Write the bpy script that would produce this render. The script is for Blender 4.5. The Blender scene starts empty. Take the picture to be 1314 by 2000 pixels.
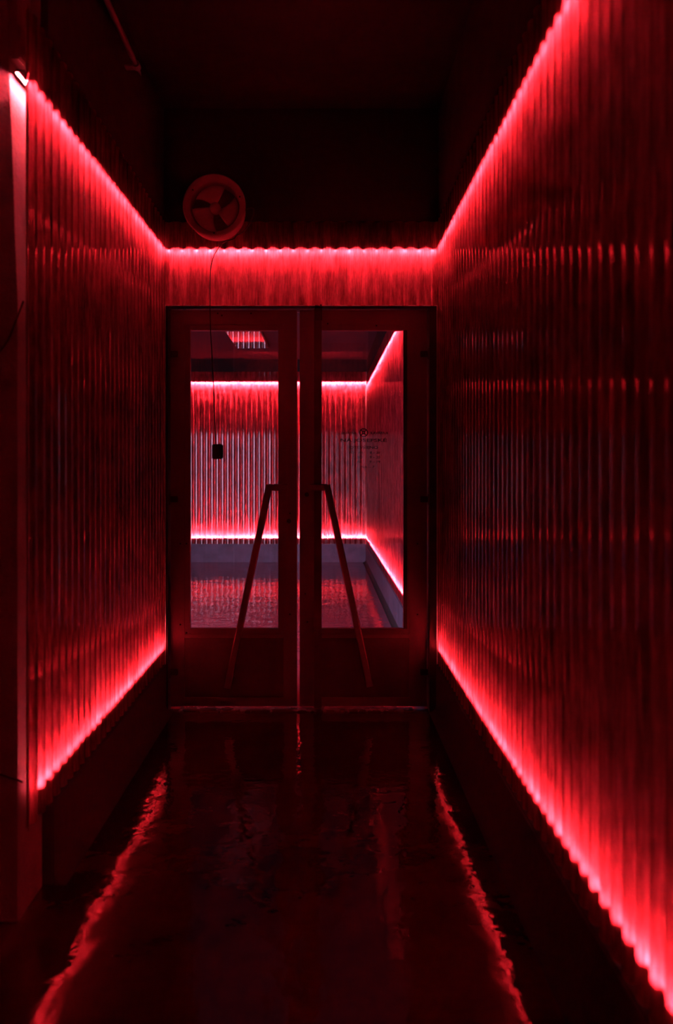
import bpy, bmesh, math, random
from math import pi, cos, sin
from mathutils import Vector

random.seed(7)
S = bpy.context.scene
COL = S.collection

# ------------------------------------------------------------------ camera, world, exposure
EYE = 1.316          # eye height
F = 1700.0           # focal length in pixels of the 2000 px high frame
VX, VY = 630.0, 920.0
cam = bpy.data.cameras.new('camera')
cam.sensor_fit = 'AUTO'; cam.sensor_width = 36.0; cam.lens = F / 2000.0 * 36.0
cam.shift_x = (657.0 - VX) / 2000.0
cam.shift_y = (VY - 1000.0) / 2000.0
cam.clip_start = 0.02; cam.clip_end = 100
cam.dof.use_dof = True; cam.dof.focus_distance = 6.5; cam.dof.aperture_fstop = 2.6
camo = bpy.data.objects.new('camera', cam); COL.objects.link(camo)
camo.location = (0, 0, EYE); camo.rotation_euler = (pi / 2, 0, 0)
S.camera = camo

SKY_STRENGTH = 17.0
LED_STRENGTH = 800.0
SKIN_ROUGH = 0.055
LED_COLOR = (1.0, 0.060, 0.080, 1)
w = bpy.data.worlds.new('sky'); S.world = w; w.use_nodes = True
bg = w.node_tree.nodes['Background']
bg.inputs[0].default_value = (1.0, 0.62, 0.96, 1); bg.inputs[1].default_value = SKY_STRENGTH

S.view_settings.view_transform = 'Standard'
S.view_settings.look = 'None'
S.view_settings.exposure = 0.0
S.view_settings.gamma = 1.0
S.view_settings.use_curve_mapping = False
cy = S.cycles
cy.use_denoising = True
cy.max_bounces = 10; cy.glossy_bounces = 6; cy.diffuse_bounces = 5; cy.transparent_max_bounces = 12
cy.sample_clamp_indirect = 6.0
cy.blur_glossy = 0.3
cy.use_adaptive_sampling = True; cy.adaptive_threshold = 0.008

# ------------------------------------------------------------------ main dimensions (metres)
XL, XR = -0.868, 0.633       # cladding planes of the corridor
YD = 4.76                    # end wall of the corridor
YF = 12.57                   # far wall of the room behind the doors
ZTOP, ZBOT = 2.528, 0.350    # lips of the two light coves
ZC1 = 3.30                   # corridor ceiling
ZC2 = 2.93                   # far room ceiling
FX = -4.2                    # left wall of the far room
LX = -1.25                   # left wall of the lobby the camera stands in
YB = -2.5                    # wall behind
PITCH, AMP = 0.076, 0.0090
GAP = 0.032

LEDD = 0.0170                # the light strips sit this far behind the middle of the sheet
W = 0.0280                   # air behind the cladding

def P(px, py, y):
    """a point at distance y that sits on the sight line through a pixel of the photograph"""
    return Vector(((px - VX) * y / F, y, EYE - (py - VY) * y / F))

# ------------------------------------------------------------------ materials
def nt(name):
    m = bpy.data.materials.new(name); m.use_nodes = True
    t = m.node_tree
    for n in list(t.nodes): t.nodes.remove(n)
    out = t.nodes.new('ShaderNodeOutputMaterial')
    return m, t, out

def noise(t, scale, detail=3, rough=0.5, stretch=(1, 1, 1), vec='Object'):
    tc = t.nodes.new('ShaderNodeTexCoord'); mp = t.nodes.new('ShaderNodeMapping')
    mp.inputs['Scale'].default_value = stretch
    t.links.new(tc.outputs[vec], mp.inputs[0])
    n = t.nodes.new('ShaderNodeTexNoise'); n.inputs['Scale'].default_value = scale
    n.inputs['Detail'].default_value = detail; n.inputs['Roughness'].default_value = rough
    t.links.new(mp.outputs[0], n.inputs['Vector'])
    return n

def ramp(t, src, a, b, p0=0.3, p1=0.7):
    r = t.nodes.new('ShaderNodeValToRGB')
    r.color_ramp.elements[0].position = p0; r.color_ramp.elements[1].position = p1
    r.color_ramp.elements[0].color = a; r.color_ramp.elements[1].color = b
    t.links.new(src, r.inputs[0])
    return r

def g(v): return (v, v, v, 1)

def fresnel(t, ior=1.5):
    """reflectance of a thin skin, the same from either side"""
    ge = t.nodes.new('ShaderNodeNewGeometry')
    mr = t.nodes.new('ShaderNodeMapRange'); mr.inputs['To Min'].default_value = ior; mr.inputs['To Max'].default_value = 1.0 / ior
    t.links.new(ge.outputs['Backfacing'], mr.inputs['Value'])
    fr = t.nodes.new('ShaderNodeFresnel'); t.links.new(mr.outputs[0], fr.inputs[0])
    return fr

def simple(name, col, rough=0.5, metal=0.0, nscale=30, var=0.15, bump=0.05, bscale=60, spec=0.5, rvar=0.08):
    m, t, out = nt(name)
    b = t.nodes.new('ShaderNodeBsdfPrincipled')
    n = noise(t, nscale, 4)
    lo = tuple(c * (1 - var) for c in col[:3]) + (1,); hi = tuple(min(1, c * (1 + var)) for c in col[:3]) + (1,)
    r = ramp(t, n.outputs[0], lo, hi); t.links.new(r.outputs[0], b.inputs['Base Color'])
    rr = ramp(t, n.outputs[0], g(max(0.02, rough - rvar)), g(min(1, rough + rvar)))
    t.links.new(rr.outputs[0], b.inputs['Roughness'])
    b.inputs['Metallic'].default_value = metal
    b.inputs['Specular IOR Level'].default_value = spec
    if bump:
        n2 = noise(t, bscale, 4)
        bp = t.nodes.new('ShaderNodeBump'); bp.inputs['Strength'].default_value = bump; bp.inputs['Distance'].default_value = 0.01
        t.links.new(n2.outputs[0], bp.inputs['Height']); t.links.new(bp.outputs[0], b.inputs['Normal'])
    t.links.new(b.outputs[0], out.inputs[0])
    return m

def fibre_sheet(name, trans=(0.66, 0.17, 0.22), diff=(0.045, 0.012, 0.015)):
    """translucent glass-fibre sheet: mottled fibres inside, smooth glossy skin"""
    m, t, out = nt(name)
    L = t.links.new
    blotch = noise(t, 9, 5, 0.65, (1, 1, 0.45))
    fibre = noise(t, 110, 4, 0.7, (1, 1, 0.10))
    r1 = ramp(t, blotch.outputs[0], g(0.42), g(1.0), 0.34, 0.64)
    r2 = ramp(t, fibre.outputs[0], g(0.50), g(1.0), 0.36, 0.62)
    mul = t.nodes.new('ShaderNodeMath'); mul.operation = 'MULTIPLY'
    L(r1.outputs[0], mul.inputs[0]); L(r2.outputs[0], mul.inputs[1])
    def tinted(c):
        v = t.nodes.new('ShaderNodeVectorMath'); v.operation = 'SCALE'; v.inputs[0].default_value = c
        L(mul.outputs[0], v.inputs['Scale']); return v.outputs[0]
    tr = t.nodes.new('ShaderNodeBsdfTranslucent'); L(tinted(trans), tr.inputs[0])
    d = t.nodes.new('ShaderNodeBsdfDiffuse'); L(tinted(diff), d.inputs[0])
    ad = t.nodes.new('ShaderNodeAddShader'); L(tr.outputs[0], ad.inputs[0]); L(d.outputs[0], ad.inputs[1])
    gl = t.nodes.new('ShaderNodeBsdfAnisotropic'); gl.inputs['Color'].default_value = g(1.0)
    gl.inputs['Roughness'].default_value = SKIN_ROUGH
    bp = t.nodes.new('ShaderNodeBump'); bp.inputs['Strength'].default_value = 0.06; bp.inputs['Distance'].default_value = 0.002
    L(fibre.outputs[0], bp.inputs['Height']); L(bp.outputs[0], gl.inputs['Normal'])
    fr = fresnel(t)
    mx = t.nodes.new('ShaderNodeMixShader'); L(fr.outputs[0], mx.inputs[0]); L(ad.outputs[0], mx.inputs[1]); L(gl.outputs[0], mx.inputs[2])
    L(mx.outputs[0], out.inputs[0])
    return m

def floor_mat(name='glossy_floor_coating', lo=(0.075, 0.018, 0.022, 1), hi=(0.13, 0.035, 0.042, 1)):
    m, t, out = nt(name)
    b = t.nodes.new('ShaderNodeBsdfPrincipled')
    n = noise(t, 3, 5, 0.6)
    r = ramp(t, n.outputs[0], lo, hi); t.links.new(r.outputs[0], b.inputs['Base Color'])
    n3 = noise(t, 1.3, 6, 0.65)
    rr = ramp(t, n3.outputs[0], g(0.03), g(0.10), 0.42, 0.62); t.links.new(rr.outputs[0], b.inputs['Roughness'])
    b.inputs['IOR'].default_value = 1.55
    n1 = noise(t, 5.0, 3, 0.45); n2 = noise(t, 34, 2, 0.5)
    bp = t.nodes.new('ShaderNodeBump'); bp.inputs['Strength'].default_value = 0.8; bp.inputs['Distance'].default_value = 0.007
    t.links.new(n1.outputs[0], bp.inputs['Height'])
    bp2 = t.nodes.new('ShaderNodeBump'); bp2.inputs['Strength'].default_value = 0.30; bp2.inputs['Distance'].default_value = 0.0020
    t.links.new(n2.outputs[0], bp2.inputs['Height']); t.links.new(bp.outputs[0], bp2.inputs['Normal'])
    t.links.new(bp2.outputs[0], b.inputs['Normal'])
    t.links.new(b.outputs[0], out.inputs[0])
    return m

def glass_mat(name, tint=(0.86, 0.84, 0.86, 1)):
    m, t, out = nt(name)
    tr = t.nodes.new('ShaderNodeBsdfTransparent')
    n = noise(t, 4, 2)
    r = ramp(t, n.outputs[0], tuple(c * 0.99 for c in tint[:3]) + (1,), tint); t.links.new(r.outputs[0], tr.inputs[0])
    gl = t.nodes.new('ShaderNodeBsdfGlossy'); gl.inputs['Roughness'].default_value = 0.0
    fr = fresnel(t)
    mx = t.nodes.new('ShaderNodeMixShader')
    t.links.new(fr.outputs[0], mx.inputs[0]); t.links.new(tr.outputs[0], mx.inputs[1]); t.links.new(gl.outputs[0], mx.inputs[2])
    t.links.new(mx.outputs[0], out.inputs[0])
    return m

def emit_mat(name, col, s):
    m, t, out = nt(name)
    e = t.nodes.new('ShaderNodeEmission'); e.inputs[0].default_value = col; e.inputs[1].default_value = s
    t.links.new(e.outputs[0], out.inputs[0])
    return m

M = {}
M['sheet'] = fibre_sheet('translucent_ribbed_sheet')
M['backing'] = simple('backing_board', (0.58, 0.55, 0.55), 0.8, 0, 6, 0.12, 0.0)
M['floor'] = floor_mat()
M['floor_far'] = floor_mat('red_lit_floor_coating', (0.34, 0.055, 0.085, 1), (0.46, 0.09, 0.13, 1))  # same coating, with the far room's stronger red light put into its colour
M['glass'] = glass_mat('door_glass')
M['led'] = emit_mat('red_led', LED_COLOR, LED_STRENGTH)
M['led_far'] = emit_mat('red_led_bright', LED_COLOR, LED_STRENGTH * 9.0)
M['steel'] = simple('brushed_steel', (0.30, 0.29, 0.30), 0.36, 0.7, 2, 0.02, 0.0, 9, rvar=0.005)
M['steel_dark'] = simple('dull_steel', (0.07, 0.068, 0.07), 0.42, 0.5, 8, 0.12, 0.02, 12, rvar=0.04)
M['tube'] = simple('steel_tube', (0.34, 0.33, 0.34), 0.34, 0.8, 2, 0.02, 0.0, 40, rvar=0.005)
M['alu'] = simple('aluminium_channel', (0.35, 0.35, 0.36), 0.4, 0.8, 30, 0.1, 0.0)
M['black'] = simple('black_rubber', (0.012, 0.012, 0.012), 0.5, 0, 40, 0.2, 0.03)
M['black_paint'] = simple('black_paint', (0.010, 0.0095, 0.010), 0.85, 0, 6, 0.25, 0.15, 25, 0.3)
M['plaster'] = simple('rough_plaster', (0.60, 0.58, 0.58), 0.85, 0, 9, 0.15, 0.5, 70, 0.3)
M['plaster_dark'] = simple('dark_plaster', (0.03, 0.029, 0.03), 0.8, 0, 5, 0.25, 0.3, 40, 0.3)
M['plinth'] = simple('dark_grey_plinth_render', (0.035, 0.034, 0.036), 0.75, 0, 6, 0.3, 0.3, 30, 0.2)
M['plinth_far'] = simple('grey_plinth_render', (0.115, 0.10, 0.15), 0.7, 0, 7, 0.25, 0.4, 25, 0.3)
M['ceil_far'] = simple('matt_grey_ceiling_paint', (0.09, 0.075, 0.095), 0.8, 0, 3, 0.12, 0.1, 20, 0.3)
M['mirror'] = simple('glossy_white_panel', (0.85, 0.84, 0.86), 0.04, 0.85, 3, 0.03, 0.0, 6, rvar=0.01)
M['fan'] = simple('fan_grey_paint', (0.85, 0.83, 0.83), 0.5, 0.0, 12, 0.15, 0.05, 40)
M['fan_dark'] = simple('fan_dark_metal', (0.25, 0.24, 0.24), 0.5, 0.2, 12, 0.2, 0.05, 40)
M['pipe'] = simple('painted_pipe', (0.55, 0.53, 0.53), 0.5, 0.2, 20, 0.1, 0.03)
M['brass'] = simple('threshold_metal', (0.50, 0.48, 0.46), 0.25, 0.9, 20, 0.15, 0.15, 20)
M['letter'] = simple('dark_vinyl_lettering', (0.02, 0.006, 0.008), 0.6, 0, 40, 0.1, 0.0)

# ------------------------------------------------------------------ helpers
def link(o, parent=None):
    COL.objects.link(o)
    if parent:
        o.parent = parent
        o.matrix_parent_inverse = parent.matrix_basis.inverted()
    return o

def obj(name, bm, mat, parent=None, smooth=False):
    me = bpy.data.meshes.new(name)
    bmesh.ops.recalc_face_normals(bm, faces=bm.faces[:])
    bm.to_mesh(me); bm.free()
    me.materials.append(mat)
    if smooth:
        for p in me.polygons: p.use_smooth = True
    return link(bpy.data.objects.new(name, me), parent)

def tag(o, label=None, cat=None, group=None, kind=None):
    if label: o['label'] = label
    if cat: o['category'] = cat
    if group: o['group'] = group
    if kind: o['kind'] = kind
    return o

def thing(name, loc, label, cat, group=None, kind=None):
    o = bpy.data.objects.new(name, None); o.location = loc; o.empty_display_size = 0.05
    COL.objects.link(o)
    return tag(o, label, cat, group, kind)

def box(bm, x0, x1, y0, y1, z0, z1, bev=0.0):
    if x0 > x1: x0, x1 = x1, x0
    if y0 > y1: y0, y1 = y1, y0
    if z0 > z1: z0, z1 = z1, z0
    r = bmesh.ops.create_cube(bm, size=1)
    for v in r['verts']:
        v.co = Vector(((x0 + x1) / 2 + v.co.x * (x1 - x0), (y0 + y1) / 2 + v.co.y * (y1 - y0), (z0 + z1) / 2 + v.co.z * (z1 - z0)))
    if bev:
        es = list({e for v in r['verts'] for e in v.link_edges})
        bmesh.ops.bevel(bm, geom=es, offset=bev, segments=2, affect='EDGES')
    return bm

def B(*a, **k): return box(bmesh.new(), *a, **k)

def sweep(bm, pts, prof, up=Vector((0, -1, 0)), cap=True):
    """sweep a closed 2-D profile along a polyline with mitred joints"""
    pts = [Vector(p) for p in pts]; n = len(pts); rings = []
    for i, p in enumerate(pts):
        d0 = (pts[i] - pts[i - 1]).normalized() if i else (pts[1] - pts[0]).normalized()
        d1 = (pts[i + 1] - pts[i]).normalized() if i < n - 1 else d0
        tdir = (d0 + d1).normalized()
        s = tdir.cross(up)
        if s.length < 1e-3: s = tdir.cross(Vector((0, 0, 1)))
        if s.length < 1e-3: s = tdir.cross(Vector((1, 0, 0)))
        s.normalize()
        if rings and s.dot(rings[-1][1]) < 0: s = -s
        u = s.cross(tdir).normalized()
        k = 1.0 / max(0.35, d0.dot(tdir))
        rings.append(([bm.verts.new(p + s * a * 1.0 + u * b * (k if False else 1.0)) for a, b in prof], s))
    m = len(prof)
    for i in range(n - 1):
        A, C = rings[i][0], rings[i + 1][0]
        for j in range(m):
            bm.faces.new((A[j], A[(j + 1) % m], C[(j + 1) % m], C[j]))
    if cap:
        bm.faces.new(rings[0][0]); bm.faces.new(rings[-1][0][::-1])
    return bm

def circ(r, n=12): return [(r * cos(2 * pi * i / n), r * sin(2 * pi * i / n)) for i in range(n)]

def smoothline(pts, k=6):
    pts = [Vector(p) for p in pts]; out = []
    for i in range(len(pts) - 1):
        p0 = pts[max(0, i - 1)]; p1 = pts[i]; p2 = pts[i + 1]; p3 = pts[min(len(pts) - 1, i + 2)]
        for j in range(k):
            u = j / k
            out.append(0.5 * ((2 * p1) + (-p0 + p2) * u + (2 * p0 - 5 * p1 + 4 * p2 - p3) * u * u + (-p0 + 3 * p1 - 3 * p2 + p3) * u ** 3))
    out.append(pts[-1]); return out

def tube(pts, r, n=8, k=6):
    return sweep(bmesh.new(), smoothline(pts, k), circ(r, n), up=Vector((0.13, 0.97, 0.21)))

def lathe(bm, prof, centre, axis='y', n=48):
    """prof: list of (radius, along) ; revolve about the axis through centre"""
    rings = []
    for r, a in prof:
        ring = []
        for i in range(n):
            t = 2 * pi * i / n
            if axis == 'y': co = Vector((r * cos(t), a, r * sin(t)))
            elif axis == 'z': co = Vector((r * cos(t), r * sin(t), a))
            else: co = Vector((a, r * cos(t), r * sin(t)))
            ring.append(bm.verts.new(co + Vector(centre)))
        rings.append(ring)
    for i in range(len(rings) - 1):
        for j in range(n):
            bm.faces.new((rings[i][j], rings[i][(j + 1) % n], rings[i + 1][(j + 1) % n], rings[i + 1][j]))
    if prof[0][0] > 1e-4: bm.faces.new(rings[0])
    if prof[-1][0] > 1e-4: bm.faces.new(rings[-1][::-1])
    return bm

def corrugated(origin, udir, ndir, length, z0, z1, phase=0.0, amp=AMP, th=0.0008, seg=10, rows=3):
    """sheet of vertical ribs: origin + u*udir, bulging along ndir; real sheet thickness"""
    o = Vector(origin); u = Vector(udir); nn = Vector(ndir); bm = bmesh.new()
    rnd = random.Random(int(abs(origin[0]) * 1000 + z0 * 100 + length * 10))
    half = [0.0, 0.06, 0.12, 0.17, 0.22, 0.28, 0.34, 0.40, 0.45]
    ts = [-0.5] + [-h for h in half[:0:-1]] + half
    us = []; nrib = int(length / PITCH) + 2
    for kk in range(-1, nrib + 1):
        tilt = rnd.gauss(0, 0.010)
        if rnd.random() < 0.14: tilt = rnd.choice((-1, 1)) * rnd.uniform(0.045, 0.08)
        for t_ in ts:
            sp = (kk + t_) * PITCH - phase
            if 0 <= sp <= length:
                a_ = abs(t_)
                wv = 1.0 if a_ <= 0.12 else cos(pi * (a_ - 0.12) / 0.38)
                us.append((sp, amp * wv + tilt * t_ * PITCH * max(0.0, 1 - (a_ / 0.5) ** 2), tilt))
    fr = []; N = len(us) - 1
    for sp, wv, tilt in us:
        c1 = []
        for k in range(rows + 1):
            z = z0 + (z1 - z0) * k / rows
            wob = 0.0009 * sin(sp * 2.3 + z * 1.7) + 0.0005 * sin(sp * 5.1 + 2.0)
            p = o + u * sp + nn * (wv + wob); p.z = z
            c1.append(bm.verts.new(p))
        fr.append(c1)
    for i in range(N):
        for k in range(rows):
            bm.faces.new((fr[i][k], fr[i + 1][k], fr[i + 1][k + 1], fr[i][k + 1]))
    return bm

def struct(name, bm, mat, parent=None, smooth=False, label=None):
    o = obj(name, bm, mat, parent, smooth)
    if not parent: tag(o, label, None, None, 'structure')
    return o

def led_bar(a, b, ndir, z, up, label, group, led='led', inset=0.0):
    """aluminium channel holding a thin row of LEDs, from a to b at height z; up=False throws the light down"""
    za, zb = z if isinstance(z, tuple) else (z, z)
    a = Vector((a[0], a[1], za)); b = Vector((b[0], b[1], zb)); n = Vector(ndir)
    t = thing('led_strip_light', (a + b) / 2, label, 'light strip', group)
    s = 1 if up else -1
    dd = (b - a).normalized(); a = a + dd * inset; b = b - dd * inset
    def slab(h0, h1, w):
        bm = bmesh.new(); vs = []
        for p in (a, b):
            for hh in (h0, h1):
                for ww in (-w, w):
                    vs.append(bm.verts.new(p + n * ww + Vector((0, 0, s * hh))))
        for f in ((0, 1, 3, 2), (4, 6, 7, 5), (0, 4, 5, 1), (2, 3, 7, 6), (0, 2, 6, 4), (1, 5, 7, 3)):
            bm.faces.new([vs[i] for i in f])
        return bm
    obj('channel', slab(-0.008, 0.0, 0.0055), M['alu'], t)
    obj('light_tape', slab(0.0003, 0.0018, 0.0025), M[led], t)
    return t

def clad_wall(where, p0, udir, ndir, length, z_up=ZTOP, z_lo=ZBOT, lead=0.0, led='led', lead_up=0.0, lead_lo=0.0):
    """ribbed translucent cladding on its backing, with a light strip behind its head and its foot"""
    p0 = Vector(p0); u = Vector(udir); n = Vector(ndir)
    zt = max(z_up) if isinstance(z_up, tuple) else z_up
    tag(obj('corrugated_cladding', corrugated(p0, u, n, length, z_lo - 0.085, zt + 0.15, lead), M['sheet'], None, True),
        'tall ribbed translucent sheeting covering ' + where, 'wall cladding')
    m = p0 - n * LEDD
    led_bar(m + u * lead_up, m + u * (length - 0.01), n, z_up, False, 'red light strip along the top of ' + where, 'red light strips', led)
    led_bar(m + u * lead_lo, m + u * (length - 0.01), n, z_lo, True, 'red light strip along the foot of ' + where, 'red light strips', led)

# ------------------------------------------------------------------ the shell
struct('floor', B(-4.6, 1.2, -3.0, YD + 0.06, -0.2, 0.0), M['floor'])
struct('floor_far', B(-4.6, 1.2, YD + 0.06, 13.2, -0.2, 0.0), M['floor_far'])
struct('ceiling', B(-1.45, 1.0, -2.9, YD + 0.10, ZC1, ZC1 + 0.15), M['black_paint'])
struct('ceiling_far', B(-4.5, 1.0, YD + 0.10, 12.9, ZC2, ZC2 + 0.15), M['ceil_far'])
struct('wall_right', B(XR + W, XR + W + 0.2, -2.9, 12.9, 0.0, ZC1), M['backing'])
# left wall of the corridor: a thick pier whose near end faces the lobby
YN = 2.54
XP = -0.910                  # recessed face of the pier
bm = bmesh.new()
box(bm, XL - W - 0.20, XL - W, 2.76, YD + 0.30, 0.0, ZC1)
struct('wall_left', bm, M['backing'])
# the pier leans back above 1.8 m, leaving the head of the light strip bare on its face
bm = bmesh.new(); pr = [(LX - 0.2, 0), (XL - W + 0.006, 0), (XL - W + 0.006, 1.80), (XP - 0.014, 2.75), (XP - 0.014, ZC1), (LX - 0.2, ZC1)]
va = [bm.verts.new((x, YN, z)) for x, z in pr]; vb = [bm.verts.new((x, 2.7595, z)) for x, z in pr]
for i in range(6): bm.faces.new((va[i], va[(i + 1) % 6], vb[(i + 1) % 6], vb[i]))
bm.faces.new(va[::-1]); bm.faces.new(vb)
struct('wall_left_near', bm, M['plaster'])
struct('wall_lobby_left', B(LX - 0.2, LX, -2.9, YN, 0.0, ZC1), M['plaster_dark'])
struct('wall_back', B(LX - 0.2, XR + W, YB - 0.2 - W, YB - W, 0.0, ZC1), M['backing'])
# end wall with the doorway
JL, JR, JT = P(327, 0, YD).x, P(851, 0, YD).x, P(0, 598, YD).z
bm = bmesh.new()
box(bm, XL - W, JL, YD + W, YD + 0.20, 0, ZC1)
box(bm, JR, XR + W, YD + W, YD + 0.20, 0, ZC1)
box(bm, JL, JR, YD + W, YD + 0.20, JT, ZC1)
struct('wall_end', bm, M['backing'])
# far room
struct('wall_far', B(FX, XR + W, YF + W, YF + W + 0.2, 0, ZC2), M['backing'])
OX0, OX1, OZ = -3.30, -1.17, 2.24
xe = XL - W - 0.20
bm = bmesh.new()
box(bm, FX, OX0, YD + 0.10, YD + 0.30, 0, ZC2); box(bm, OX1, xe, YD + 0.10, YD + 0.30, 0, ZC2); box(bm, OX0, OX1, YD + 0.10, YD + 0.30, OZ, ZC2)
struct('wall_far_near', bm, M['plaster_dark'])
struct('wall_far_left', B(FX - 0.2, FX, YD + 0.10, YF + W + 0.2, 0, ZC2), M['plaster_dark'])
bm = bmesh.new()
for x0, x1, z0, z1 in ((OX0, OX0 + 0.05, 0, OZ), (OX1 - 0.05, OX1, 0, OZ), (OX0 + 0.05, OX1 - 0.05, OZ - 0.05, OZ)):
    box(bm, x0, x1, YD + 0.14, YD + 0.22, z0, z1)
struct('trim_1', bm, M['steel_dark'])
po = bpy.data.lights.new('daylight_portal', 'AREA'); po.shape = 'RECTANGLE'; po.size = OX1 - OX0; po.size_y = OZ
po.cycles.is_portal = True
pob = bpy.data.objects.new('daylight_portal', po); COL.objects.link(pob)
pob.location = ((OX0 + OX1) / 2, YD + 0.12, OZ / 2); pob.rotation_euler = (pi / 2, 0, 0)

# dark painted band of wall above the cladding
ZU = ZTOP + 0.152
bm = bmesh.new()
box(bm, XR + 0.002, XR + W - 0.0005, YB, YD + W - 0.001, ZU, ZC1 - 0.001)
struct('trim_7', bm, M['black_paint'])
struct('trim_8', B(XL - W + 0.0005, XL - 0.002, 2.762, YD + W - 0.001, ZU, ZC1 - 0.001), M['black_paint'])
struct('trim_9', B(XL - 0.001, XR + 0.001, YD + 0.002, YD + W - 0.0005, ZU, ZC1 - 0.001), M['black_paint'])
struct('trim_10', B(FX + 0.001, XR + W - 0.001, YF + 0.002, YF + W - 0.0005, 2.60 + 0.152, ZC2 - 0.001), M['black_paint'])
struct('trim_11', B(XR + 0.002, XR + W - 0.0005, YD + 0.21, YF, ZU, ZC2 - 0.001), M['black_paint'])

# plinths
PT = ZBOT - 0.09
def baseboard(name, x0, x1, y0, y1, mat): struct(name, B(x0, x1, y0, y1, 0, PT, bev=0.006), mat)
baseboard('baseboard_right', XR - 0.014, XR + W, -2.45, YD + 0.01, M['plinth'])
baseboard('baseboard_left', XL - W, XL + 0.014, 2.763, YD + 0.01, M['plinth'])
baseboard('baseboard_far', FX, XR + W, YF - 0.014, YF + W, M['plinth_far'])
baseboard('baseboard_far_right', XR - 0.014, XR + W, YD + 0.21, YF - 0.014, M['plinth_far'])
# coved foot of the floor coating along both plinths
def cove(x, s, y0, y1, name):
    bm = bmesh.new(); pr = [(0, 0)] + [(0.04 * (1 - sin(a)), 0.04 * (1 - cos(a))) for a in [i * pi / 2 / 5 for i in range(6)]]
    pr = [(0.0, 0.0)] + [(s * p[0], p[1]) for p in pr[1:]]
    A = [bm.verts.new((x + p[0], y0, p[1] + 0.0005)) for p in pr]; C = [bm.verts.new((x + p[0], y1, p[1] + 0.0005)) for p in pr]
    for i in range(len(pr)):
        j = (i + 1) % len(pr); bm.faces.new((A[i], A[j], C[j], C[i]))
    bm.faces.new(A); bm.faces.new(C[::-1])
    struct(name, bm, M['plinth'], smooth=False)
cove(XR - 0.0142, -1, -2.4, YD, 'trim_2')
cove(XL + 0.0142, 1, 2.765, YD, 'trim_3')
cove(XR - 0.0142, -1, YD + 0.22, YF - 0.04, 'trim_4')

# ------------------------------------------------------------------ cladding and light strips
clad_wall('the right wall of the corridor', (XR, YB + 0.05, 0), (0, 1, 0), (-1, 0, 0), YD - YB - 0.056)
YS = 2.535
clad_wall('the left wall of the corridor', (XL, YS, 0), (0, 1, 0), (1, 0, 0), YD - YS - 0.006, z_up=(2.47, ZTOP), lead_up=-0.015, lead_lo=0.11)
clad_wall('the right wall beyond the doors', (XR, YD + 0.25, 0), (0, 1, 0), (-1, 0, 0), YF - YD - 0.30, led='led_far')
clad_wall('the far wall beyond the doors', (FX + 0.02, YF, 0), (1, 0, 0), (0, -1, 0), XR - FX - 0.032, z_up=2.60, led='led_far')
# band above the doors
LX0, LX1 = XL - 0.002, XR + 0.002
tag(obj('corrugated_cladding', corrugated((LX0, YD, 0), (1, 0, 0), (0, -1, 0), LX1 - LX0, JT + 0.003, ZTOP + 0.15, 0.01), M['sheet'], None, True),
    'low band of ribbed translucent sheeting directly above the double doors', 'wall cladding')
led_bar((LX0, YD + LEDD), (LX1, YD + LEDD), (0, -1, 0), ZTOP, False, 'red light strip behind the ribbed band above the double doors', 'red light strips')
# wall behind the camera, seen back in the door glass
tag(obj('corrugated_cladding', corrugated((LX + 0.02, YB, 0), (1, 0, 0), (0, 1, 0), XR - LX - 0.05, 0.0, 3.1, 0), M['sheet'], None, True),
    'ribbed sheeting on the wall facing the doors, mirrored faintly in their glass', 'wall cladding')
led_bar((LX + 0.05, YB - LEDD), (XR - 0.08, YB - LEDD), (0, 1, 0), 2.98, False, 'high red light strip mirrored as a band in the door glass', 'red light strips', 'led_far')

# ------------------------------------------------------------------ double doors
YDOOR = YD + 0.045                 # front face of the leaves
DT = 0.045
def X(px, y=YDOOR): return (px - VX) * y / F
def Z(py, y=YDOOR): return EYE - (py - VY) * y / F
# outer frame (dark jamb)
bm = bmesh.new()
box(bm, XL + 0.0115, X(331.5), YD - 0.011, YD + 0.16, 0, JT); box(bm, X(836), XR - 0.0115, YD - 0.011, YD + 0.16, 0, JT)
box(bm, X(331.5), X(836), YD - 0.011, YD + 0.16, Z(602.5), JT)
struct('trim_5', bm, M['black'])
struct('trim_6', B(X(352), X(806), YD - 0.012, YD + 0.12, 0, 0.009, bev=0.003), M['brass'])

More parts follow.
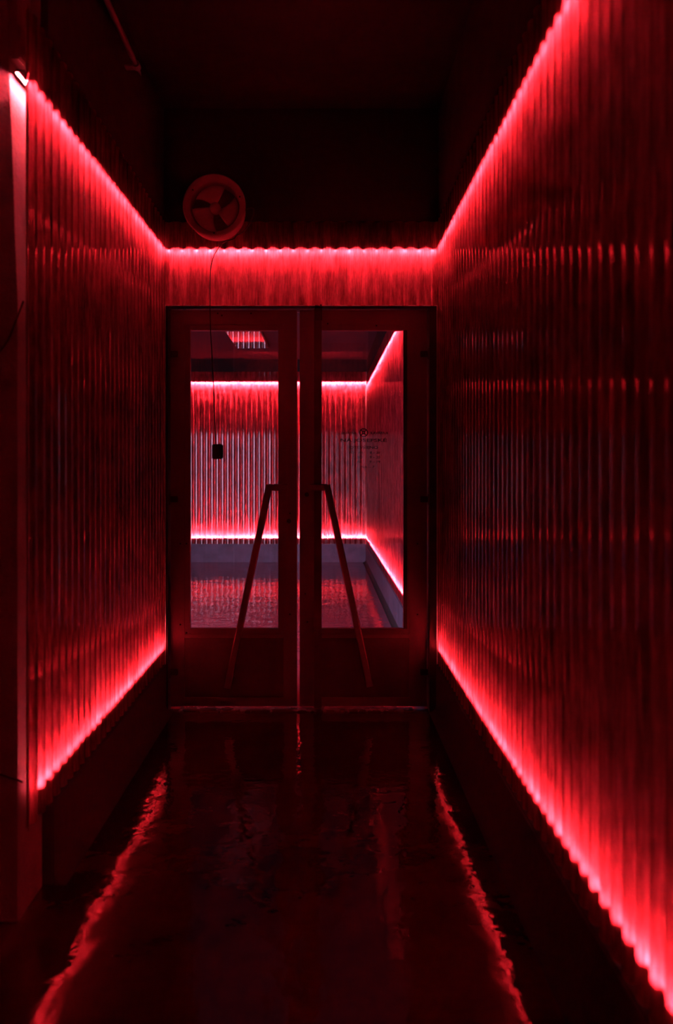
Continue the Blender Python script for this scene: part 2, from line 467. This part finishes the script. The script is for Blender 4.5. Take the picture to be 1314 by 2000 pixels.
def door(idx, px0, px1, g0, g1, label):
    root = thing('door_%d' % idx, (X(px0 if idx == 1 else px1), YDOOR + DT / 2, 0.0), label, 'door', None, 'structure')
    x0, x1, gx0, gx1 = X(px0), X(px1), X(g0), X(g1)
    zt, zb, gt, gb = Z(605.5), 0.016, Z(645), Z(1228)
    y0, y1 = YDOOR, YDOOR + DT
    bd = 0.030                      # glazing bead width
    f = bmesh.new()
    # stiles and rails with tiny gaps at the joints
    box(f, x0, gx0 - bd, y0, y1, zb, zt, bev=0.0025)
    box(f, gx1 + bd, x1, y0, y1, zb, zt, bev=0.0025)
    box(f, gx0 - bd, gx1 + bd, y0 + 0.0006, y1, gt + bd, zt, bev=0.0025)
    box(f, gx0 - bd, gx1 + bd, y0 + 0.0006, y1, gb - bd - 0.022, gb - bd, bev=0.002)
    box(f, gx0 - bd, gx1 + bd, y0 + 0.0006, y1, zb, zb + 0.05, bev=0.002)
    obj('frame', f, M['steel'], root)
    b = bmesh.new()
    box(b, gx0 - bd, gx0, y0 + 0.004, y1 - 0.004, gb - bd, gt + bd, bev=0.003)
    box(b, gx1, gx1 + bd, y0 + 0.004, y1 - 0.004, gb - bd, gt + bd, bev=0.003)
    box(b, gx0, gx1, y0 + 0.004, y1 - 0.004, gt, gt + bd, bev=0.003)
    box(b, gx0, gx1, y0 + 0.004, y1 - 0.004, gb - bd, gb, bev=0.003)
    obj('glazing_bead', b, M['steel'], root)
    obj('glass_pane', B(gx0 - 0.004, gx1 + 0.004, y0 + 0.020, y0 + 0.026, gb - 0.004, gt + 0.004), M['glass'], root)
    k = bmesh.new(); box(k, gx0 - bd, gx1 + bd, y0 + 0.006, y1 - 0.006, zb + 0.05, gb - bd - 0.022, bev=0.002)
    obj('kick_panel', k, M['steel_dark'], root)
    return root

def rivets(root, pts):
    for px, py in pts:
        obj('screw', lathe(bmesh.new(), [(0.0, -0.0035), (0.003, -0.003), (0.0045, -0.0015), (0.005, 0.001)], (X(px), YDOOR, Z(py)), 'y', 12), M['black'], root)

def handle(root, px_list, label=None):
    ys = 4.735
    s = 0.0185
    pr = [(-s, -s + .006), (-s + .002, -s + .002), (-s + .006, -s), (s - .006, -s), (s - .002, -s + .002), (s, -s + .006),
          (s, s - .006), (s - .002, s - .002), (s - .006, s), (-s + .006, s), (-s + .002, s - .002), (-s, s - .006)]
    (ax, ay), (bx, by), (cx, cyy) = px_list
    p0 = P(ax, ay, ys); p1 = P(bx, by, ys); p2 = P(cx, cyy, ys)
    bm = bmesh.new()
    sweep(bm, [p0, p1], pr); sweep(bm, [p1 - (p0 - p1).normalized() * 0.0 + (p2 - p1).normalized() * -0.014, p2], pr)
    h = obj('handle', bm, M['tube'], root)
    m = bmesh.new()
    for q in (p0 + (p1 - p0).normalized() * 0.02, p2 - (p2 - p1).normalized() * 0.05):
        lathe(m, [(0.011, ys + 0.017), (0.011, YDOOR - 0.006), (0.019, YDOOR - 0.0055), (0.019, YDOOR + 0.0005)], (q.x, 0, q.z), 'y', 20)
    obj('handle_mount', m, M['tube'], h)
    return h

def hinges(root, px, side):
    for py in (692, 975, 1312):
        x = X(px); z = Z(py); s = side
        h = bmesh.new()
        box(h, x - 0.022, x + 0.022, YDOOR - 0.014, YDOOR - 0.0004, z - 0.017, z + 0.017, bev=0.003)
        hg = obj('hinge', h, M['black'], root)
        obj('hinge_pin', lathe(bmesh.new(), [(0.0, -0.03), (0.008, -0.03), (0.008, 0.03), (0.0, 0.03)], (x - s * 0.026, YDOOR - 0.012, z), 'z', 14), M['steel_dark'], hg)

d1 = door(1, 333, 580, 371, 543, 'left leaf of the steel and glass double doors, small black box before its pane')
hinges(d1, 340, 1)
handle(d1, [(561, 952), (525, 952), (444, 1343)])
rivets(d1, [(352, 1062), (364, 1062), (352, 1220), (364, 1236), (425, 612), (433, 616), (490, 612), (566, 1003), (566, 1200)])
d2 = door(2, 585, 834, 628, 788, 'right leaf of the steel and glass double doors, with dark lettering on its glass')
hinges(d2, 828, -1)
handle(d2, [(605, 952), (639, 952), (722, 1340)])
rivets(d2, [(640, 632), (735, 636), (596, 1160), (600, 1215), (815, 1062), (815, 1200)])
ya = YDOOR - 0.024
obj('astragal', B(X(613, ya), X(628, ya), ya, YDOOR - 0.0004, 0.012, Z(602, ya), bev=0.003), M['steel_dark'], d2)
tb = obj('top_bolt', B(X(615, ya), X(629, ya), ya - 0.016, ya - 0.0004, Z(628, ya), Z(594, ya), bev=0.004), M['black'], d2)
obj('weather_seal', B(X(788) - 0.001, X(795), YDOOR - 0.003, YDOOR + 0.012, Z(1228), Z(645)), M['black'], d2)
for k, (pa, pb) in enumerate(((616, 1120),)):
    obj('lock_cylinder', lathe(bmesh.new(), [(0.0, -0.012), (0.010, -0.012), (0.012, -0.009), (0.012, 0.0)], (X(599), YDOOR, Z(966)), 'y', 24), M['black'], d2)
obj('lock_cylinder', lathe(bmesh.new(), [(0.0, -0.010), (0.010, -0.010), (0.012, -0.008), (0.012, 0.0)], (X(564), YDOOR, Z(1018)), 'y', 24), M['black'], d1)

# lettering on the right pane
def text(body, cx, cyy, h_px, w_px=None, parent=None):
    cu = bpy.data.curves.new('glass_lettering', 'FONT'); cu.body = body
    cu.align_x = 'CENTER'; cu.align_y = 'CENTER'; cu.size = 1.0; cu.resolution_u = 3; cu.offset = 0.012
    tmp = bpy.data.objects.new('tmp', cu); COL.objects.link(tmp)
    bpy.context.view_layer.update()
    me = bpy.data.meshes.new_from_object(tmp.evaluated_get(bpy.context.evaluated_depsgraph_get()))
    bpy.data.objects.remove(tmp)
    xs = [v.co.x for v in me.vertices]; ys = [v.co.y for v in me.vertices]
    w0 = max(xs) - min(xs); h0 = max(ys) - min(ys); mx = (max(xs) + min(xs)) / 2; my = (max(ys) + min(ys)) / 2
    yy = YDOOR + 0.0195; px = yy / F
    sy = h_px * px / h0; sx = (w_px * px / w0) if w_px else sy
    for v in me.vertices:
        a, b = (v.co.x - mx) * sx, (v.co.y - my) * sy
        v.co = Vector((X(cx, yy) + a, yy, Z(cyy, yy) + b))
    me.materials.append(M['letter'])
    o = bpy.data.objects.new('glass_lettering', me); return link(o, parent)
pane2 = [c for c in d2.children if c.name.startswith('glass_pane')][0]
text('CUKRÁRNA', 678.5, 845, 6.5, 34, pane2)
text('KAVÁRNA', 741, 845, 6.5, 34, pane2)
text('NA JOSEFSKÉ', 710, 860, 10, 90, pane2)
text('OTEVŘENO', 710, 873, 7.5, 56, pane2)
text('PO – PÁ      8 – 20', 712, 883.5, 5.5, 60, pane2)
text('SO      9 – 20', 720, 893, 5, 44, pane2)
text('NE      9 – 19', 720, 902, 5, 44, pane2)
text('NA – 7', 718, 912, 4.5, 26, pane2)
em = bmesh.new(); yy = YDOOR + 0.0195; c0 = Vector((X(710, yy), yy, Z(845, yy))); px = yy / F
def ring(bm, r0, r1, c, n=40):
    a = [bm.verts.new(c + Vector((r0 * cos(2 * pi * i / n), 0, r0 * sin(2 * pi * i / n)))) for i in range(n)]
    b = [bm.verts.new(c + Vector((r1 * cos(2 * pi * i / n), 0, r1 * sin(2 * pi * i / n)))) for i in range(n)]
    for i in range(n): bm.faces.new((a[i], a[(i + 1) % n], b[(i + 1) % n], b[i]))
ring(em, 8.5 * px, 7 * px, c0); ring(em, 3.2 * px, 1.2 * px, c0, 20)
for k in range(4):
    a = k * pi / 2 + pi / 4; d = Vector((cos(a), 0, sin(a))); s = Vector((-sin(a), 0, cos(a)))
    em.faces.new([em.verts.new(c0 + d * 2.6 * px + s * 0.9 * px), em.verts.new(c0 + d * 7.2 * px + s * 0.9 * px), em.verts.new(c0 + d * 7.2 * px - s * 0.9 * px), em.verts.new(c0 + d * 2.6 * px - s * 0.9 * px)])
obj('round_emblem', em, M['letter'], pane2)

# ------------------------------------------------------------------ fan above the doors, its cable and the hanging box
fc = P(418, 401, 4.55); R = 61.5 * 4.55 / F
fan = thing('wall_fan', (fc.x, YD, fc.z), 'round grey ventilation fan fixed above the left door leaf', 'fan')
yf = 4.55
# shroud: bell mouth, barrel and stepped inner ring
obj('shroud', lathe(bmesh.new(), [(R * 0.93, yf + 0.13), (R * 0.965, yf + 0.05), (R, yf + 0.004), (R * 0.99, yf - 0.004), (R * 0.95, yf - 0.002),
    (R * 0.90, yf + 0.012), (R * 0.80, yf + 0.018), (R * 0.79, yf + 0.030), (R * 0.77, yf + 0.12), (R * 0.92, yf + 0.129)], (fc.x, 0, fc.z), 'y', 72), M['fan'], fan, True)
obj('back_plate', lathe(bmesh.new(), [(0.0, yf + 0.115), (R * 0.78, yf + 0.115), (R * 0.78, yf + 0.120), (0, yf + 0.120)], (fc.x, 0, fc.z), 'y', 48), M['fan_dark'], fan)
for a0, name in ((pi * 0.52, 'blade'), (pi * 1.19, 'blade'), (pi * 1.86, 'blade')):
    bm = bmesh.new(); nr, na = 6, 10; gr = []
    for i in range(nr + 1):
        r = R * (0.15 + 0.58 * i / nr); row = []
        for j in range(na + 1):
            u = j / na; half = 0.62 + 0.16 * (i / nr)
            a = a0 + (u - 0.5) * 2 * half + 0.25 * (i / nr)
            yy2 = yf + 0.055 + (u - 0.5) * 0.040
            row.append((bm.verts.new((fc.x + r * cos(a), yy2, fc.z + r * sin(a))), bm.verts.new((fc.x + r * cos(a), yy2 + 0.0018, fc.z + r * sin(a)))))
        gr.append(row)
    for i in range(nr):
        for j in range(na):
            A, Bq, C, D = gr[i][j], gr[i + 1][j], gr[i + 1][j + 1], gr[i][j + 1]
            bm.faces.new((A[0], Bq[0], C[0], D[0])); bm.faces.new((A[1], D[1], C[1], Bq[1]))
    for i in range(nr):
        for j in (0, na): bm.faces.new((gr[i][j][0], gr[i + 1][j][0], gr[i + 1][j][1], gr[i][j][1]))
    for j in range(na):
        for i in (0, nr): bm.faces.new((gr[i][j][0], gr[i][j + 1][0], gr[i][j + 1][1], gr[i][j][1]))
    obj('blade', bm, M['fan'], fan, True)
hc = (fc.x - 0.013, 0, fc.z + 0.004)
obj('hub', lathe(bmesh.new(), [(0.0, yf + 0.012), (0.012, yf + 0.013), (0.021, yf + 0.020), (0.027, yf + 0.034), (0.029, yf + 0.075), (0.0, yf + 0.078)], (fc.x, 0, fc.z), 'y', 32), M['fan'], fan, True)
obj('motor', lathe(bmesh.new(), [(0.0, yf + 0.078), (0.042, yf + 0.078), (0.042, yf + 0.114), (0.0, yf + 0.1145)], (fc.x, 0, fc.z), 'y', 32), M['fan_dark'], fan)
bm = bmesh.new()
box(bm, fc.x - 0.02, fc.x + 0.02, yf + 0.12, YD + W - 0.001, fc.z + 0.02, fc.z + 0.06)
box(bm, fc.x - 0.05, fc.x + 0.05, YD + W - 0.006, YD + W - 0.0005, fc.z - 0.01, fc.z + 0.11)
obj('bracket', bm, M['fan_dark'], fan)
for a in (0.35, 2.5, 4.7):
    bm = bmesh.new(); r = R * 0.86
    lathe(bm, [(0.0, yf + 0.008), (0.004, yf + 0.009), (0.005, yf + 0.018)], (fc.x + r * cos(a), 0, fc.z + r * sin(a)), 'y', 10)
    obj('screw', bm, M['black'], fan)

cab = [P(478, 411, 4.60), P(487, 407, 4.60), P(495, 408, 4.60), P(495, 420, 4.60), P(487, 436, 4.61), P(480, 447, 4.62), P(472, 455, 4.64), P(462, 460, 4.66),
       P(457, 466, 4.67), P(448, 469, 4.675), P(437, 473, 4.68), P(427, 484, 4.69), P(418, 499, 4.70), P(412, 520, 4.71), P(410, 550, 4.72), P(410, 590, 4.73),
       P(411, 640, 4.74), P(414, 700, 4.745), P(417, 760, 4.75), P(419, 820, 4.755), P(421, 868, 4.757)]
tag(obj('fan_cable', tube(cab, 0.0030, 8, 5), M['black']), 'thin dark cable looping from the round fan down past the lit band', 'cable')
b0 = P(425, 882, 4.76)
cb = thing('control_box', (b0.x, 4.76, b0.z - 0.042), 'small black box at the end of the fan cable, seen against the left pane', 'box')
obj('casing', B(b0.x - 0.030, b0.x + 0.030, 4.744, 4.772, b0.z - 0.041, b0.z + 0.041, bev=0.005), M['black'], cb)
obj('cover', B(b0.x - 0.026, b0.x + 0.026, 4.7405, 4.7438, b0.z - 0.036, b0.z + 0.036, bev=0.001), M['black'], cb)
obj('screw', lathe(bmesh.new(), [(0.0, 4.7385), (0.003, 4.739), (0.0035, 4.7403)], (b0.x + 0.016, 0, b0.z - 0.026), 'y', 10), M['steel_dark'], cb)
bm = bmesh.new(); box(bm, b0.x - 0.006, b0.x + 0.006, 4.772, YDOOR + 0.0195, b0.z - 0.01, b0.z + 0.01)
obj('mount', bm, M['black'], cb)

# ------------------------------------------------------------------ pipe high on the left wall
y1 = 3.86; pe = P(268, 131, y1)
pp = thing('ceiling_pipe', (pe.x, 2.0, pe.z), 'thin painted pipe running high along the left wall near the dark ceiling', 'pipe')
obj('pipe', tube([(pe.x, -0.3, pe.z), (pe.x, 1.5, pe.z), (pe.x, y1 - 0.1, pe.z), (pe.x, y1, pe.z)], 0.0115, 14, 2), M['pipe'], pp, True)
obj('end_cap', lathe(bmesh.new(), [(0.0, y1 - 0.035), (0.016, y1 - 0.035), (0.016, y1 + 0.006), (0.0, y1 + 0.006)], (pe.x, 0, pe.z), 'y', 18), M['pipe'], pp)
for yb in (y1 - 0.02, 2.75):
    bm = bmesh.new()
    xw = XL - W
    box(bm, xw + 0.0005, xw + 0.005, yb - 0.02, yb + 0.02, pe.z - 0.075, pe.z + 0.012)
    box(bm, xw + 0.005, pe.x - 0.012, yb - 0.02, yb + 0.02, pe.z - 0.014, pe.z - 0.008)
    obj('bracket', bm, M['pipe'], pp)

# small junction box and trunking on the pier above the bare strip
tr = thing('cable_trunking', (XP, YN, ZTOP), 'dim vertical trunking rising above the bare light strip at upper left', 'trunking')
xw = XP - 0.013
obj('duct', B(xw + 0.0005, xw + 0.020, YN + 0.035, YN + 0.075, ZTOP + 0.10, ZC1 - 0.003, bev=0.002), M['pipe'], tr)
obj('junction_box', B(xw + 0.0005, xw + 0.036, YN + 0.012, YN + 0.092, ZTOP + 0.0, ZTOP + 0.10, bev=0.004), M['plaster'], tr)

# cables on the pier face
yc = YN - 0.004
tag(obj('loose_cable', tube([P(46, 588, yc), P(40, 604, yc), P(30, 630, yc), P(18, 660, yc), P(4, 682, yc), P(-14, 700, yc)], 0.0028, 8, 5), M['black']),
    'thin dark cable drooping across the plaster pier at left, at door-top height', 'cable')
tag(obj('loose_cable', tube([P(45, 1528, yc), P(36, 1524, yc), P(22, 1520, yc), P(8, 1515, yc), P(-10, 1510, yc)], 0.0028, 8, 5), M['black']),
    'thin dark cable crossing the lower plaster pier at left', 'cable')

# ------------------------------------------------------------------ glossy ceiling panel in the far room
cl = thing('ceiling_panel_light', (-0.94, 10.0, ZC2), 'unlit glossy ceiling light panel beyond the left pane, mirroring the glowing wall', 'ceiling light')
pz = 2.895
xa, xb = -1.10, -0.705; ya2, yb2 = 9.30, 11.20
obj('housing', B(xa - 0.012, xb + 0.012, ya2 - 0.012, yb2 + 0.012, pz + 0.006, ZC2 - 0.0005), M['steel_dark'], cl)
obj('diffuser', B(xa, xb, ya2, yb2, pz, pz + 0.0055), M['mirror'], cl)
